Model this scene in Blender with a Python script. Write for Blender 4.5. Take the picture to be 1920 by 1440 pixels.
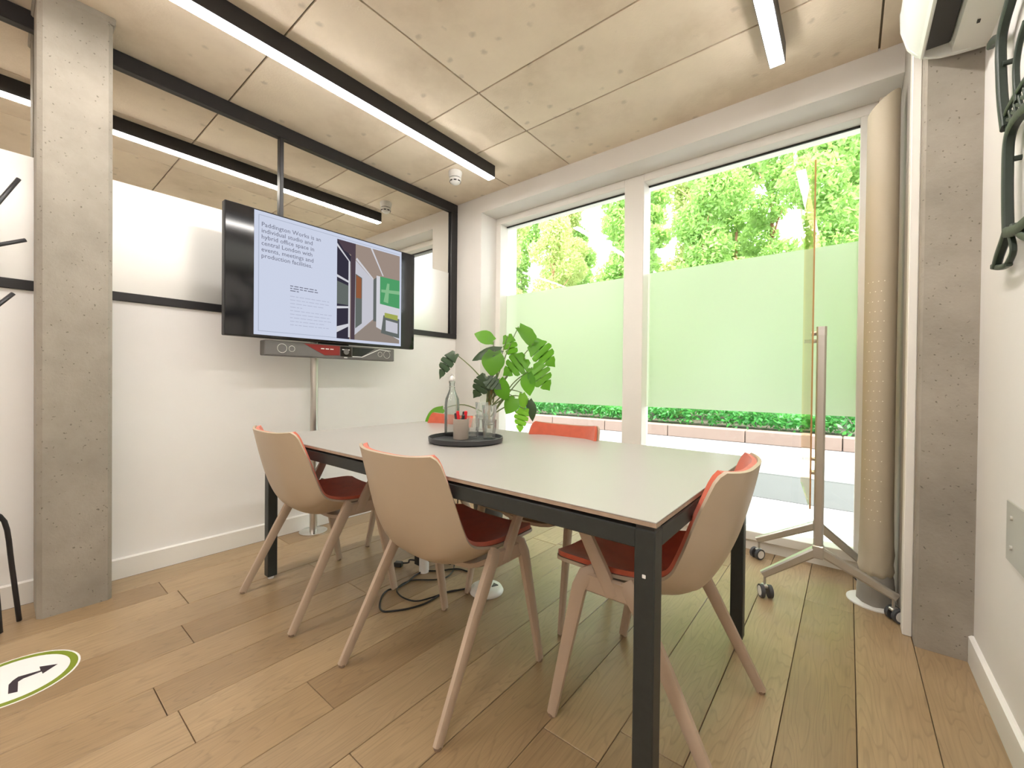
import bpy, bmesh, math, random
import numpy as np
from mathutils import Vector, Matrix

for o in list(bpy.data.objects): bpy.data.objects.remove(o)
S = bpy.context.scene
COL = S.collection
random.seed(7)

# ------------------------------------------------------------------ camera
FPX, PITCH, ROLL, YAW, HC = 782.8, -0.0086, 0.0106, 0.6785, 1.036
def _rot(d):
    x, y, z = d
    c, s = math.cos(ROLL), math.sin(ROLL); x, z = c*x - s*z, s*x + c*z
    c, s = math.cos(PITCH), math.sin(PITCH); y, z = c*y - s*z, s*y + c*z
    c, s = math.cos(YAW), math.sin(YAW)
    return Vector((c*x - s*y, s*x + c*y, z))
cam_d = bpy.data.cameras.new('camera'); cam = bpy.data.objects.new('camera', cam_d); COL.objects.link(cam)
r, f_, u_ = _rot((1, 0, 0)), _rot((0, 1, 0)), _rot((0, 0, 1))
cam.matrix_world = Matrix(((r.x, u_.x, -f_.x, 0), (r.y, u_.y, -f_.y, 0), (r.z, u_.z, -f_.z, HC), (0, 0, 0, 1)))
cam_d.sensor_fit = 'HORIZONTAL'; cam_d.sensor_width = 36; cam_d.lens = 36*FPX/1920
cam_d.clip_start = 0.02; cam_d.clip_end = 200
S.camera = cam
def at_depth(u, v, depth):
    """the point on a photo pixel's ray at a given distance in front of the camera"""
    return Vector((0, 0, HC)) + _rot(((u-960)/FPX, 1, -(v-720)/FPX))*depth
def on(u, v, ax, val):
    """the point where the ray through a photo pixel meets the plane axis = val"""
    d = _rot(((u-960)/FPX, 1, -(v-720)/FPX)); o = Vector((0, 0, HC)); i = 'xyz'.index(ax)
    return o + d*((val-o[i])/d[i])

# ------------------------------------------------------------------ world, sun, exposure
W = bpy.data.worlds.new('world'); S.world = W; W.use_nodes = True
bg = W.node_tree.nodes['Background']; bg.inputs[0].default_value = (.93, .97, 1, 1); bg.inputs[1].default_value = 6.0
sun_d = bpy.data.lights.new('sun', 'SUN'); sun = bpy.data.objects.new('sun', sun_d); COL.objects.link(sun)
sun_d.energy = 8; sun_d.angle = .03; sun_d.color = (1, .95, .86)
sun.location = (6, -2, 9)
sun.rotation_euler = Vector((.75, -.22, .80)).to_track_quat('Z', 'Y').to_euler()
por_d = bpy.data.lights.new('window_daylight', 'AREA'); por_d.shape = 'RECTANGLE'; por_d.size = 2.6; por_d.size_y = 2.45
por_d.cycles.is_portal = True
por = bpy.data.objects.new('window_daylight', por_d); COL.objects.link(por)
por.location = (-1.25, 3.26, 1.32); por.rotation_euler = (math.radians(-90), 0, 0)
vs = S.view_settings; vs.view_transform = 'Standard'; vs.look = 'None'; vs.gamma = 1; vs.use_curve_mapping = False
vs.exposure = 0.66
LAMP = 41.0          # emission of the ceiling lamps
ZC = 2.68            # ceiling height

# ------------------------------------------------------------------ materials
def newmat(name):
    m = bpy.data.materials.new(name); m.use_nodes = True
    return m, m.node_tree.nodes, m.node_tree.links, m.node_tree.nodes['Principled BSDF']
def M(name, col, rough=.5, metal=0, spec=.5, bump=0, bscale=200, var=0, vscale=8, sheen=0, coat=0):
    m, n, l, b = newmat(name)
    b.inputs['Base Color'].default_value = (*col, 1); b.inputs['Roughness'].default_value = rough
    b.inputs['Metallic'].default_value = metal; b.inputs['Specular IOR Level'].default_value = spec
    b.inputs['Sheen Weight'].default_value = sheen; b.inputs['Coat Weight'].default_value = coat
    tc = n.new('ShaderNodeTexCoord')
    nz = n.new('ShaderNodeTexNoise'); nz.inputs['Scale'].default_value = vscale; nz.inputs['Detail'].default_value = 5
    l.new(tc.outputs['Object'], nz.inputs['Vector'])
    mx = n.new('ShaderNodeMix'); mx.data_type = 'RGBA'
    v = var if var else .03
    mx.inputs[6].default_value = (*[c*(1-v) for c in col], 1); mx.inputs[7].default_value = (*[min(1, c*(1+v)) for c in col], 1)
    l.new(nz.outputs['Fac'], mx.inputs[0]); l.new(mx.outputs[2], b.inputs['Base Color'])
    if bump:
        n2 = n.new('ShaderNodeTexNoise'); n2.inputs['Scale'].default_value = bscale; n2.inputs['Detail'].default_value = 3
        l.new(tc.outputs['Object'], n2.inputs['Vector'])
        bp = n.new('ShaderNodeBump'); bp.inputs['Strength'].default_value = bump; bp.inputs['Distance'].default_value = .002
        l.new(n2.outputs['Fac'], bp.inputs['Height']); l.new(bp.outputs[0], b.inputs['Normal'])
    return m
def emis(name, col, s=1):
    m = bpy.data.materials.new(name); m.use_nodes = True; n = m.node_tree.nodes; l = m.node_tree.links; n.clear()
    e = n.new('ShaderNodeEmission'); e.inputs[0].default_value = (*col, 1); e.inputs[1].default_value = s
    o = n.new('ShaderNodeOutputMaterial'); l.new(e.outputs[0], o.inputs[0]); return m
def ramp(n, stops):
    r = n.new('ShaderNodeValToRGB'); e = r.color_ramp.elements
    while len(e) < len(stops): e.new(.5)
    for i, (p, c) in enumerate(stops): e[i].position = p; e[i].color = (*c, 1) if len(c) == 3 else c
    return r
def concrete(name, c0, c1, c2, pits=1.0, scale=1.3, pscale=22):
    m, n, l, b = newmat(name); b.inputs['Roughness'].default_value = .75; b.inputs['Specular IOR Level'].default_value = .25
    tc = n.new('ShaderNodeTexCoord')
    a = n.new('ShaderNodeTexNoise'); a.inputs['Scale'].default_value = scale; a.inputs['Detail'].default_value = 9; a.inputs['Roughness'].default_value = .62
    l.new(tc.outputs['Object'], a.inputs['Vector'])
    r = ramp(n, [(.3, c0), (.5, c1), (.72, c2)]); l.new(a.outputs['Fac'], r.inputs[0])
    v = n.new('ShaderNodeTexVoronoi'); v.inputs['Scale'].default_value = pscale; v.inputs['Randomness'].default_value = 1
    wn = n.new('ShaderNodeTexNoise'); wn.inputs['Scale'].default_value = 30
    l.new(tc.outputs['Object'], wn.inputs['Vector'])
    ad = n.new('ShaderNodeMix'); ad.data_type = 'VECTOR'; ad.inputs[0].default_value = .03
    l.new(tc.outputs['Object'], ad.inputs[4]); l.new(wn.outputs['Color'], ad.inputs[5]); l.new(ad.outputs[1], v.inputs['Vector'])
    r2 = ramp(n, [(.07, (1, 1, 1)), (.19, (0, 0, 0))]); l.new(v.outputs['Distance'], r2.inputs[0])
    s = n.new('ShaderNodeSeparateColor'); l.new(v.outputs['Color'], s.inputs[0])
    gt = n.new('ShaderNodeMath'); gt.operation = 'GREATER_THAN'; gt.inputs[1].default_value = .35; l.new(s.outputs[0], gt.inputs[0])
    mu = n.new('ShaderNodeMath'); mu.operation = 'MULTIPLY'; l.new(r2.outputs[0], mu.inputs[0]); l.new(gt.outputs[0], mu.inputs[1])
    m2 = n.new('ShaderNodeMath'); m2.operation = 'MULTIPLY'; m2.inputs[1].default_value = .55*pits; l.new(mu.outputs[0], m2.inputs[0])
    mx = n.new('ShaderNodeMix'); mx.data_type = 'RGBA'; mx.inputs[7].default_value = (.10, .085, .065, 1)
    l.new(m2.outputs[0], mx.inputs[0]); l.new(r.outputs[0], mx.inputs[6]); l.new(mx.outputs[2], b.inputs['Base Color'])
    f = n.new('ShaderNodeTexNoise'); f.inputs['Scale'].default_value = 90; f.inputs['Detail'].default_value = 4; l.new(tc.outputs['Object'], f.inputs['Vector'])
    sb = n.new('ShaderNodeMath'); sb.operation = 'SUBTRACT'; l.new(f.outputs['Fac'], sb.inputs[0]); l.new(mu.outputs[0], sb.inputs[1])
    bp = n.new('ShaderNodeBump'); bp.inputs['Strength'].default_value = .35; bp.inputs['Distance'].default_value = .003
    l.new(sb.outputs[0], bp.inputs['Height']); l.new(bp.outputs[0], b.inputs['Normal'])
    return m
def oak(name):
    m, n, l, b = newmat(name); b.inputs['Roughness'].default_value = .36; b.inputs['Specular IOR Level'].default_value = .6
    tc = n.new('ShaderNodeTexCoord'); oi = n.new('ShaderNodeObjectInfo')
    off = n.new('ShaderNodeVectorMath'); off.operation = 'SCALE'; off.inputs[3].default_value = 40
    cb = n.new('ShaderNodeCombineXYZ'); l.new(oi.outputs['Random'], cb.inputs[0]); l.new(oi.outputs['Random'], cb.inputs[1]); l.new(cb.outputs[0], off.inputs[0])
    ad = n.new('ShaderNodeVectorMath'); ad.operation = 'ADD'; l.new(tc.outputs['Object'], ad.inputs[0]); l.new(off.outputs[0], ad.inputs[1])
    mp = n.new('ShaderNodeMapping'); mp.inputs['Scale'].default_value = (7, .8, 1); l.new(ad.outputs[0], mp.inputs[0])
    dn = n.new('ShaderNodeTexNoise'); dn.inputs['Scale'].default_value = 1.2; dn.inputs['Detail'].default_value = 2; l.new(mp.outputs[0], dn.inputs['Vector'])
    # cathedral grain: rings of the distorted noise value
    rg = n.new('ShaderNodeMath'); rg.operation = 'MULTIPLY'; rg.inputs[1].default_value = 26; l.new(dn.outputs['Fac'], rg.inputs[0])
    fr = n.new('ShaderNodeMath'); fr.operation = 'FRACT'; l.new(rg.outputs[0], fr.inputs[0])
    rr = ramp(n, [(.0, (.55, .55, .55)), (.12, (1, 1, 1)), (.8, (.92, .92, .92)), (1, (.55, .55, .55))]); l.new(fr.outputs[0], rr.inputs[0])
    mp2 = n.new('ShaderNodeMapping'); mp2.inputs['Scale'].default_value = (160, 5, 1); l.new(ad.outputs[0], mp2.inputs[0])
    fn = n.new('ShaderNodeTexNoise'); fn.inputs['Scale'].default_value = 1; fn.inputs['Detail'].default_value = 4; l.new(mp2.outputs[0], fn.inputs['Vector'])
    base = ramp(n, [(0, (.32, .212, .112)), (.35, (.385, .262, .142)), (.7, (.43, .302, .170)), (1, (.345, .240, .136))]); l.new(oi.outputs['Random'], base.inputs[0])
    big = n.new('ShaderNodeTexNoise'); big.inputs['Scale'].default_value = 3; big.inputs['Detail'].default_value = 6
    l.new(ad.outputs[0], big.inputs['Vector'])
    m1 = n.new('ShaderNodeMix'); m1.data_type = 'RGBA'; m1.blend_type = 'MULTIPLY'; m1.inputs[0].default_value = .42
    l.new(base.outputs[0], m1.inputs[6]); l.new(rr.outputs[0], m1.inputs[7])
    fr2 = ramp(n, [(.3, (.72, .72, .72)), (.7, (1.0, 1.0, 1.0))]); l.new(fn.outputs['Fac'], fr2.inputs[0])
    m2 = n.new('ShaderNodeMix'); m2.data_type = 'RGBA'; m2.blend_type = 'MULTIPLY'; m2.inputs[0].default_value = .6
    l.new(m1.outputs[2], m2.inputs[6]); l.new(fr2.outputs[0], m2.inputs[7])
    br = ramp(n, [(.3, (.78, .74, .70)), (.6, (1, 1, 1))]); l.new(big.outputs['Fac'], br.inputs[0])
    m3 = n.new('ShaderNodeMix'); m3.data_type = 'RGBA'; m3.blend_type = 'MULTIPLY'; m3.inputs[0].default_value = .6
    l.new(m2.outputs[2], m3.inputs[6]); l.new(br.outputs[0], m3.inputs[7]); l.new(m3.outputs[2], b.inputs['Base Color'])
    bp = n.new('ShaderNodeBump'); bp.inputs['Strength'].default_value = .12; bp.inputs['Distance'].default_value = .001
    l.new(fn.outputs['Fac'], bp.inputs['Height']); l.new(bp.outputs[0], b.inputs['Normal'])
    return m
def clearglass(name, tint=(1, 1, 1), refl=1.0, ior=1.45, haze=0):
    m = bpy.data.materials.new(name); m.use_nodes = True; n = m.node_tree.nodes; l = m.node_tree.links; n.clear()
    t = n.new('ShaderNodeBsdfTransparent'); t.inputs[0].default_value = (*tint, 1)
    g = n.new('ShaderNodeBsdfGlossy'); g.inputs['Roughness'].default_value = .02
    fr = n.new('ShaderNodeFresnel'); fr.inputs[0].default_value = ior
    mu = n.new('ShaderNodeMath'); mu.operation = 'MULTIPLY'; mu.inputs[1].default_value = refl; l.new(fr.outputs[0], mu.inputs[0])
    x = n.new('ShaderNodeMixShader'); l.new(mu.outputs[0], x.inputs[0]); l.new(t.outputs[0], x.inputs[1]); l.new(g.outputs[0], x.inputs[2])
    if haze:
        d = n.new('ShaderNodeBsdfTranslucent'); d.inputs[0].default_value = (.95, .96, .95, 1); y = n.new('ShaderNodeMixShader'); y.inputs[0].default_value = haze
        l.new(x.outputs[0], y.inputs[1]); l.new(d.outputs[0], y.inputs[2]); x = y
    o = n.new('ShaderNodeOutputMaterial'); l.new(x.outputs[0], o.inputs[0]); return m
def frostfilm(name):
    m = bpy.data.materials.new(name); m.use_nodes = True; n = m.node_tree.nodes; l = m.node_tree.links; n.clear()
    t = n.new('ShaderNodeBsdfTranslucent'); t.inputs[0].default_value = (.76, .79, .69, 1)
    g = n.new('ShaderNodeBsdfRefraction'); g.inputs[0].default_value = (.85, .89, .77, 1); g.inputs['Roughness'].default_value = .62; g.inputs['IOR'].default_value = 1.25
    x = n.new('ShaderNodeMixShader'); x.inputs[0].default_value = .62; l.new(t.outputs[0], x.inputs[1]); l.new(g.outputs[0], x.inputs[2])
    d = n.new('ShaderNodeBsdfDiffuse'); d.inputs[0].default_value = (.9, .92, .88, 1)
    y = n.new('ShaderNodeMixShader'); y.inputs[0].default_value = .16; l.new(x.outputs[0], y.inputs[1]); l.new(d.outputs[0], y.inputs[2])
    o = n.new('ShaderNodeOutputMaterial'); l.new(y.outputs[0], o.inputs[0]); return m
def leafmat(name, c, ct, rough=.4, trans=.45, var=.3):
    m = bpy.data.materials.new(name); m.use_nodes = True; n = m.node_tree.nodes; l = m.node_tree.links
    b = n['Principled BSDF']; b.inputs['Roughness'].default_value = rough
    tc = n.new('ShaderNodeTexCoord'); nz = n.new('ShaderNodeTexNoise'); nz.inputs['Scale'].default_value = 3.0; l.new(tc.outputs['Object'], nz.inputs['Vector'])
    mx = n.new('ShaderNodeMix'); mx.data_type = 'RGBA'; mx.inputs[6].default_value = (*[q*(1-var) for q in c], 1); mx.inputs[7].default_value = (*[min(1, q*(1+var)) for q in c], 1)
    l.new(nz.outputs['Fac'], mx.inputs[0]); l.new(mx.outputs[2], b.inputs['Base Color'])
    t = n.new('ShaderNodeBsdfTranslucent'); t.inputs[0].default_value = (*ct, 1)
    x = n.new('ShaderNodeMixShader'); x.inputs[0].default_value = trans
    l.new(b.outputs[0], x.inputs[1]); l.new(t.outputs[0], x.inputs[2]); l.new(x.outputs[0], n['Material Output'].inputs[0]); return m

MAT = dict(
    wall=M('wall_paint', (.75, .72, .685), .6, var=.02, bump=.05, bscale=120),
    white=M('white_wall_paint', (.90, .89, .88), .45, var=.02),
    frame=M('white_window_frame', (.83, .80, .75), .4, var=.02),
    skirt=M('skirting_paint', (.82, .80, .76), .4, var=.02),
    blackmetal=M('black_powder_coat', (.016, .015, .017), .42, var=.2),
    tframe=M('dark_table_frame', (.022, .026, .025), .45, var=.25, vscale=60),
    steel=M('brushed_steel', (.62, .60, .57), .28, 1), chrome=M('chrome', (.75, .74, .72), .12, 1),
    alu=M('aluminium', (.58, .56, .53), .35, .9),
    oak=oak('oak_plank'), sub=M('subfloor', (.05, .035, .02), .8),
    ceil=concrete('cast_ceiling', (.62, .51, .39), (.78, .67, .54), (.87, .76, .615), .45, 1.3, 9),
    gap=M('ceiling_joint', (.20, .165, .115), .9),
    conc=concrete('pillar_concrete', (.25, .222, .186), (.32, .287, .242), (.40, .362, .31), 1.3, 2.4, 55),
    shell=M('beige_shell', (.45, .36, .26), .38, var=.03), legm=M('beige_chair_legs', (.44, .335, .25), .38, var=.04),
    red=M('red_felt', (.55, .105, .05), .85, var=.22, vscale=30, bump=.5, bscale=500, sheen=.35),
    foot=M('felt_glide', (.22, .15, .10), .8),
    top=M('greige_laminate', (.37, .35, .325), .30, var=.03, vscale=3), topedge=M('ply_edge', (.36, .26, .19), .5, var=.3, vscale=40),
    tvblack=M('tv_black_gloss', (.006, .006, .008), .08, spec=.6), tvback=M('tv_back', (.02, .02, .022), .5),
    bar=M('grey_speaker_mesh', (.12, .115, .11), .5, bump=.3, bscale=700), barred=M('red_bar_panel', (.20, .014, .014), .3), bardark=M('bar_lens', (.01, .01, .012), .1),
    barlight=M('bar_print', (.7, .7, .68), .5),
    glass=clearglass('window_glass', (.985, 1, .985), .8), film=frostfilm('frosted_film'),
    mirror=M('mirror_pane', (.82, .80, .75), .015, 1), mfilm=M('frosted_pane_film', (.83, .82, .79), .30, .42, var=.01),
    board=clearglass('board_glass', (1.0, .90, .70), .6), boardedge=M('board_edge', (.42, .22, .08), .2),
    tumbler=clearglass('tumbler_glass', (.99, .995, .99), 1.2, 1.5, .10), bottleg=clearglass('bottle_glass', (.96, .985, .975), 1.2, 1.5, .06),
    tray=M('charcoal_tray', (.035, .036, .038), .45, var=.2), cup=M('greige_ceramic', (.37, .32, .27), .6, var=.03),
    redp=M('red_marker', (.65, .01, .02), .4), blackp=M('black_marker', (.02, .02, .02), .4),
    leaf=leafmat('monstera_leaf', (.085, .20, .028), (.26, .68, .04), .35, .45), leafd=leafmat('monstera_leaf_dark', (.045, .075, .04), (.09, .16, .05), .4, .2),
    leafy=leafmat('monstera_leaf_young', (.12, .28, .03), (.36, .75, .06), .4, .5),
    stem=M('plant_stem', (.16, .20, .07), .5, var=.3), stemb=M('aerial_stem', (.32, .20, .08), .6, var=.3), pot=M('dark_pot', (.05, .05, .052), .5), soil=M('soil', (.05, .035, .02), .95),
    cable=M('black_cable', (.012, .011, .011), .5), plastic=M('white_plastic', (.80, .79, .77), .35),
    fabric=M('beige_cover', (.47, .41, .31), .75, var=.06, vscale=5, bump=.2, bscale=300), fabgrey=M('grey_liner', (.30, .28, .25), .8, var=.15, vscale=10),
    dot=M('white_dot', (.80, .77, .68), .6), iron=M('green_cast_iron', (.018, .029, .020), .45, var=.25, vscale=20, bump=.4, bscale=80),
    acw=M('air_con_white', (.82, .83, .80), .3, var=.01), acd=M('air_con_dark', (.004, .013, .016), .5),
    plate=M('steel_plate', (.52, .51, .46), .4, .4), trimg=M('grey_trim', (.40, .37, .33), .6),
    sgreen=M('sticker_green', (.20, .26, .02), .4), swhite=M('sticker_white', (.83, .82, .80), .35), sblack=M('sticker_black', (.03, .02, .03), .4),
    wheel=M('grey_tyre', (.06, .06, .065), .6), hubw=M('white_hub', (.75, .74, .72), .4),
    lampd=emis('lamp_diffuser', (1, .955, .905), LAMP),
    kerb=M('granite_kerb', (.15, .105, .085), .8, var=.1, vscale=6), pave=M('pale_paving', (.22, .215, .22), .8, var=.08, vscale=2), pave_shade=M('painted_shade_paving', (.05, .05, .05), .8, var=.12, vscale=5),  # the darkest paving tone paints the shadow strip outside
    drain=M('drain_grate', (.05, .05, .05), .7), render=M('facade_render', (.78, .70, .58), .7),
    t1=leafmat('bright_foliage', (0.224, 0.360, 0.112), (0.446, 0.686, 0.189), .5, .5), t2=leafmat('yellow_foliage', (0.360, 0.429, 0.172), (0.634, 0.720, 0.291), .5, .5),
    t3=leafmat('deep_foliage', (0.127, 0.309, 0.100), (0.291, 0.619, 0.182), .5, .45), hedge=leafmat('hedge_leaf', (0.052, 0.228, 0.052), (0.145, 0.497, 0.103), .45, .35),
    birch=M('pale_bark', (.75, .66, .50), .8, var=.2, vscale=5), bark=M('red_bark', (.34, .16, .10), .9, var=.3, vscale=6), earth=M('dark_earth', (.05, .04, .025), .95),
)

# ------------------------------------------------------------------ mesh helpers
def tag(o, label, cat, group=None, kind=None):
    o['label'] = label; o['category'] = cat
    if group: o['group'] = group
    if kind: o['kind'] = kind
    return o
def obj(name, bm, mat, parent=None, smooth=False, origin=None, angle=None):
    """link a bmesh as one object; verts are in the parent's space (or world); origin moves the pivot"""
    me = bpy.data.meshes.new(name)
    if origin is not None:
        bmesh.ops.translate(bm, verts=bm.verts, vec=-Vector(origin))
    bmesh.ops.recalc_face_normals(bm, faces=bm.faces)
    bm.to_mesh(me); bm.free()
    for m in (mat if isinstance(mat, (list, tuple)) else [mat]): me.materials.append(MAT[m] if isinstance(m, str) else m)
    if smooth:
        for p in me.polygons: p.use_smooth = True
        if angle: me.set_sharp_from_angle(angle=math.radians(angle))
    o = bpy.data.objects.new(name, me); COL.objects.link(o)
    if origin is not None: o.location = origin
    if parent: o.parent = parent
    return o
def thing(name, loc, rz, label, cat, group=None):
    o = bpy.data.objects.new(name, None); o.empty_display_size = .1; COL.objects.link(o)
    o.location = loc; o.rotation_euler = (0, 0, rz); return tag(o, label, cat, group)
def box(x0, x1, y0, y1, z0, z1, bev=0, seg=1, bm=None):
    b = bmesh.new()
    r = bmesh.ops.create_cube(b, size=1)
    for v in b.verts: v.co = ((x0+x1)/2+v.co.x*(x1-x0), (y0+y1)/2+v.co.y*(y1-y0), (z0+z1)/2+v.co.z*(z1-z0))
    if bev: bmesh.ops.bevel(b, geom=b.edges[:], offset=bev, segments=seg, affect='EDGES', profile=.5)
    return join(bm, b)
def join(bm, b):
    if bm is None: return b
    me = bpy.data.meshes.new('tmp'); b.to_mesh(me); b.free(); bm.from_mesh(me); bpy.data.meshes.remove(me); return bm
def prism(poly, axis, a0, a1, bm=None, bev=0):
    """extrude a 2D polygon along an axis; poly coordinates are the other two axes in order"""
    b = bmesh.new()
    def P(p, a):
        return {'x': (a, p[0], p[1]), 'y': (p[0], a, p[1]), 'z': (p[0], p[1], a)}[axis]
    A = [b.verts.new(P(p, a0)) for p in poly]; B = [b.verts.new(P(p, a1)) for p in poly]
    b.faces.new(A); b.faces.new(B[::-1])
    for i in range(len(poly)):
        j = (i+1) % len(poly); b.faces.new((A[i], B[i], B[j], A[j]))
    if bev: bmesh.ops.bevel(b, geom=b.edges[:], offset=bev, segments=1, affect='EDGES')
    return join(bm, b)
def lathe(prof, seg=24, c=(0, 0, 0), bm=None):
    b = bmesh.new(); rings = []
    for r, z in prof:
        if r < 1e-5: rings.append([b.verts.new((c[0], c[1], c[2]+z))])
        else: rings.append([b.verts.new((c[0]+r*math.cos(2*math.pi*i/seg), c[1]+r*math.sin(2*math.pi*i/seg), c[2]+z)) for i in range(seg)])
    for A, B in zip(rings, rings[1:]):
        for i in range(seg):
            j = (i+1) % seg
            if len(A) == 1 and len(B) == 1: continue
            if len(A) == 1: b.faces.new((A[0], B[i], B[j]))
            elif len(B) == 1: b.faces.new((A[i], A[j], B[0]))
            else: b.faces.new((A[i], A[j], B[j], B[i]))
    return join(bm, b)
def tube(pts, rad, seg=10, bm=None, sx=1, sy=1, square=False, up=None):
    """sweep a (round or square) section along a polyline; rad may be a list; sx, sy stretch the section"""
    b = bmesh.new(); pts = [Vector(p) for p in pts]; rings = []
    if not isinstance(rad, (list, tuple)): rad = [rad]*len(pts)
    if square:
        k = .35
        sec = [(1, 1-k), (1-k, 1), (k-1, 1), (-1, 1-k), (-1, k-1), (k-1, -1), (1-k, -1), (1, k-1)]
    else: sec = [(math.cos(2*math.pi*i/seg), math.sin(2*math.pi*i/seg)) for i in range(seg)]
    up0 = Vector(up) if up else None; prev = None
    for i, p in enumerate(pts):
        t = (pts[min(i+1, len(pts)-1)] - pts[max(i-1, 0)]).normalized()
        ref = up0 if up0 else (prev if prev else (Vector((0, 0, 1)) if abs(t.z) < .9 else Vector((1, 0, 0))))
        a = (ref - t*ref.dot(t))
        a = a.normalized() if a.length > 1e-6 else t.orthogonal().normalized()
        c = t.cross(a); prev = a
        rings.append([b.verts.new(p + a*(s[0]*rad[i]*sx) + c*(s[1]*rad[i]*sy)) for s in sec])
    n = len(sec)
    for A, B in zip(rings, rings[1:]):
        for i in range(n): b.faces.new((A[i], A[(i+1) % n], B[(i+1) % n], B[i]))
    b.faces.new(rings[0][::-1]); b.faces.new(rings[-1])
    return join(bm, b)
def catmull(pts, k=6, closed=False):
    P = [Vector(p) for p in pts]; out = []
    n = len(P)
    for i in range(n if closed else n-1):
        g = lambda j: P[j % n] if closed else P[max(0, min(n-1, j))]
        a, b, c, d = g(i-1), g(i), g(i+1), g(i+2)
        for s in range(k):
            t = s/k
            out.append(.5*((2*b) + (c-a)*t + (2*a-5*b+4*c-d)*t*t + (3*b-a-3*c+d)*t**3))
    if not closed: out.append(P[-1])
    return out
def copy_tree(o, parent=None):
    c = o.copy(); COL.objects.link(c); c.parent = parent
    for ch in list(o.children): copy_tree(ch, c)
    return c
def struct(name, bm, mat, label, cat, smooth=False):
    return tag(obj(name, bm, mat, smooth=smooth), label, cat, kind='structure')
def center(bm):
    v = [x.co for x in bm.verts]
    return Vector((sum(c.x for c in v)/len(v), sum(c.y for c in v)/len(v), min(c.z for c in v)))

# ================================================================== THE ROOM
XL, XR, YB, YW = -2.9, .375, -2.6, 2.74
# floor: sub-floor with single oak planks
fl = struct('floor', box(XL-.05, XR+.1, YB, 3.12, -.06, -.013), 'sub', 'oak plank floor running towards the window', 'floor')
PW = .1823; joints = {9: [-1.2, .333, 2.1], 10: [-.4, 1.62], 11: [-1.5, 1.15]}
xs = [.215 - PW*k for k in range(-1, 19)]
known = {(-1.79): [-1.3, .333, 1.95], (-1.42): [-.95, .67, 2.25], (-1.06): [-1.2, .617, 2.0], (-.70): [-.5, 1.03, 2.6], (-.14): [-1.1, .75, 2.44]}
for k in range(-1, 18):
    x1 = .215 - PW*k; x0 = x1 - PW
    x1 = min(x1, XR+.02); x0 = max(x0, XL)
    if x1-x0 < .02: continue
    js = None
    for kx, v in known.items():
        if abs(kx-x0) < .06: js = v
    if js is None:
        s = random.uniform(-2.3, -1.2); js = []
        while s < 3: js.append(s); s += random.uniform(1.5, 1.95)
    ys = [YB] + [j for j in js if YB+.3 < j < 3.0] + [3.10]
    for a, b in zip(ys, ys[1:]):
        h = random.uniform(-.0005, .0005)
        bm = box(x0+.0011, x1-.0011, a+.0011, b-.0011, -.013, h, .0012)
        obj('plank', bm, 'oak', fl, origin=((x0+x1)/2, (a+b)/2, -.013))
# ceiling: slab with cast panels between recessed joints
ce = struct('ceiling', box(XL-.05, XR+.4, YB, 3.25, ZC+.012, ZC+.2), 'gap', 'bare cast concrete ceiling with recessed joints', 'ceiling')
cx = [XL-.02, -2.257, -1.675, .095, XR+.02]; cy = [YB, -.86, .877, 1.745, 2.202, YW+.02]
for a, b in zip(cx, cx[1:]):
    for c, d in zip(cy, cy[1:]):
        g = .0042
        obj('concrete_panel', box(a+g, b-g, c+g, d-g, ZC, ZC+.013, .002), 'ceil', ce, origin=((a+b)/2, (c+d)/2, ZC))
# walls
pl = struct('wall_left', box(XL-.14, XL, YB, 2.75, 0, 1.42), 'white', 'white half-height partition wall below the black-framed glazing', 'wall')
struct('wall_back', box(XL-.2, XR+.3, YB-.12, YB, -.05, ZC+.02), 'wall', 'plain wall closing the room behind the table', 'wall')
struct('wall_right', box(XR, XR+.15, YB, 3.25, -.05, ZC+.02), 'wall', 'plain off-white side wall with air conditioner and iron bracket', 'wall')
struct('wall_front', box(-2.58, XR, YW, 3.25, 2.535, ZC+.02), 'wall', 'pale bulkhead over the windows', 'wall')
struct('wall_front_left', box(XL-.35, -2.58, YW, 3.25, -.05, ZC+.02), 'wall', 'pale wall pier between partition and window', 'wall')
struct('wall_front_right', box(.105, XR+.1, YW+.17, 3.25, -.05, ZC+.02), 'wall', 'pale wall pier behind the covered post', 'wall')
struct('trim_4', box(-2.58, .105, 3.12, 3.25, -.06, .02), 'render', 'outer threshold below the windows', 'threshold')
bm = box(XL-.5, XL-.14, YB, 2.75, -.05, ZC+.02)
struct('wall_outer', bm, 'wall', 'backing wall behind the reflective partition glazing', 'wall')
# skirting boards
struct('baseboard_left', prism([(XL, 0), (XL+.014, 0), (XL+.014, .098), (XL+.006, .104), (XL, .104)], 'y', YB, YW), 'skirt', 'white skirting board along the partition', 'skirting')
struct('baseboard_right', prism([(XR, 0), (XR-.014, 0), (XR-.014, .098), (XR-.006, .104), (XR, .104)], 'y', YB, 2.285), 'skirt', 'white skirting board along the side wall', 'skirting')
struct('baseboard_back', box(XL, XR, YB, YB+.014, 0, .1), 'skirt', 'white skirting board on the wall opposite the window', 'skirting')
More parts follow.
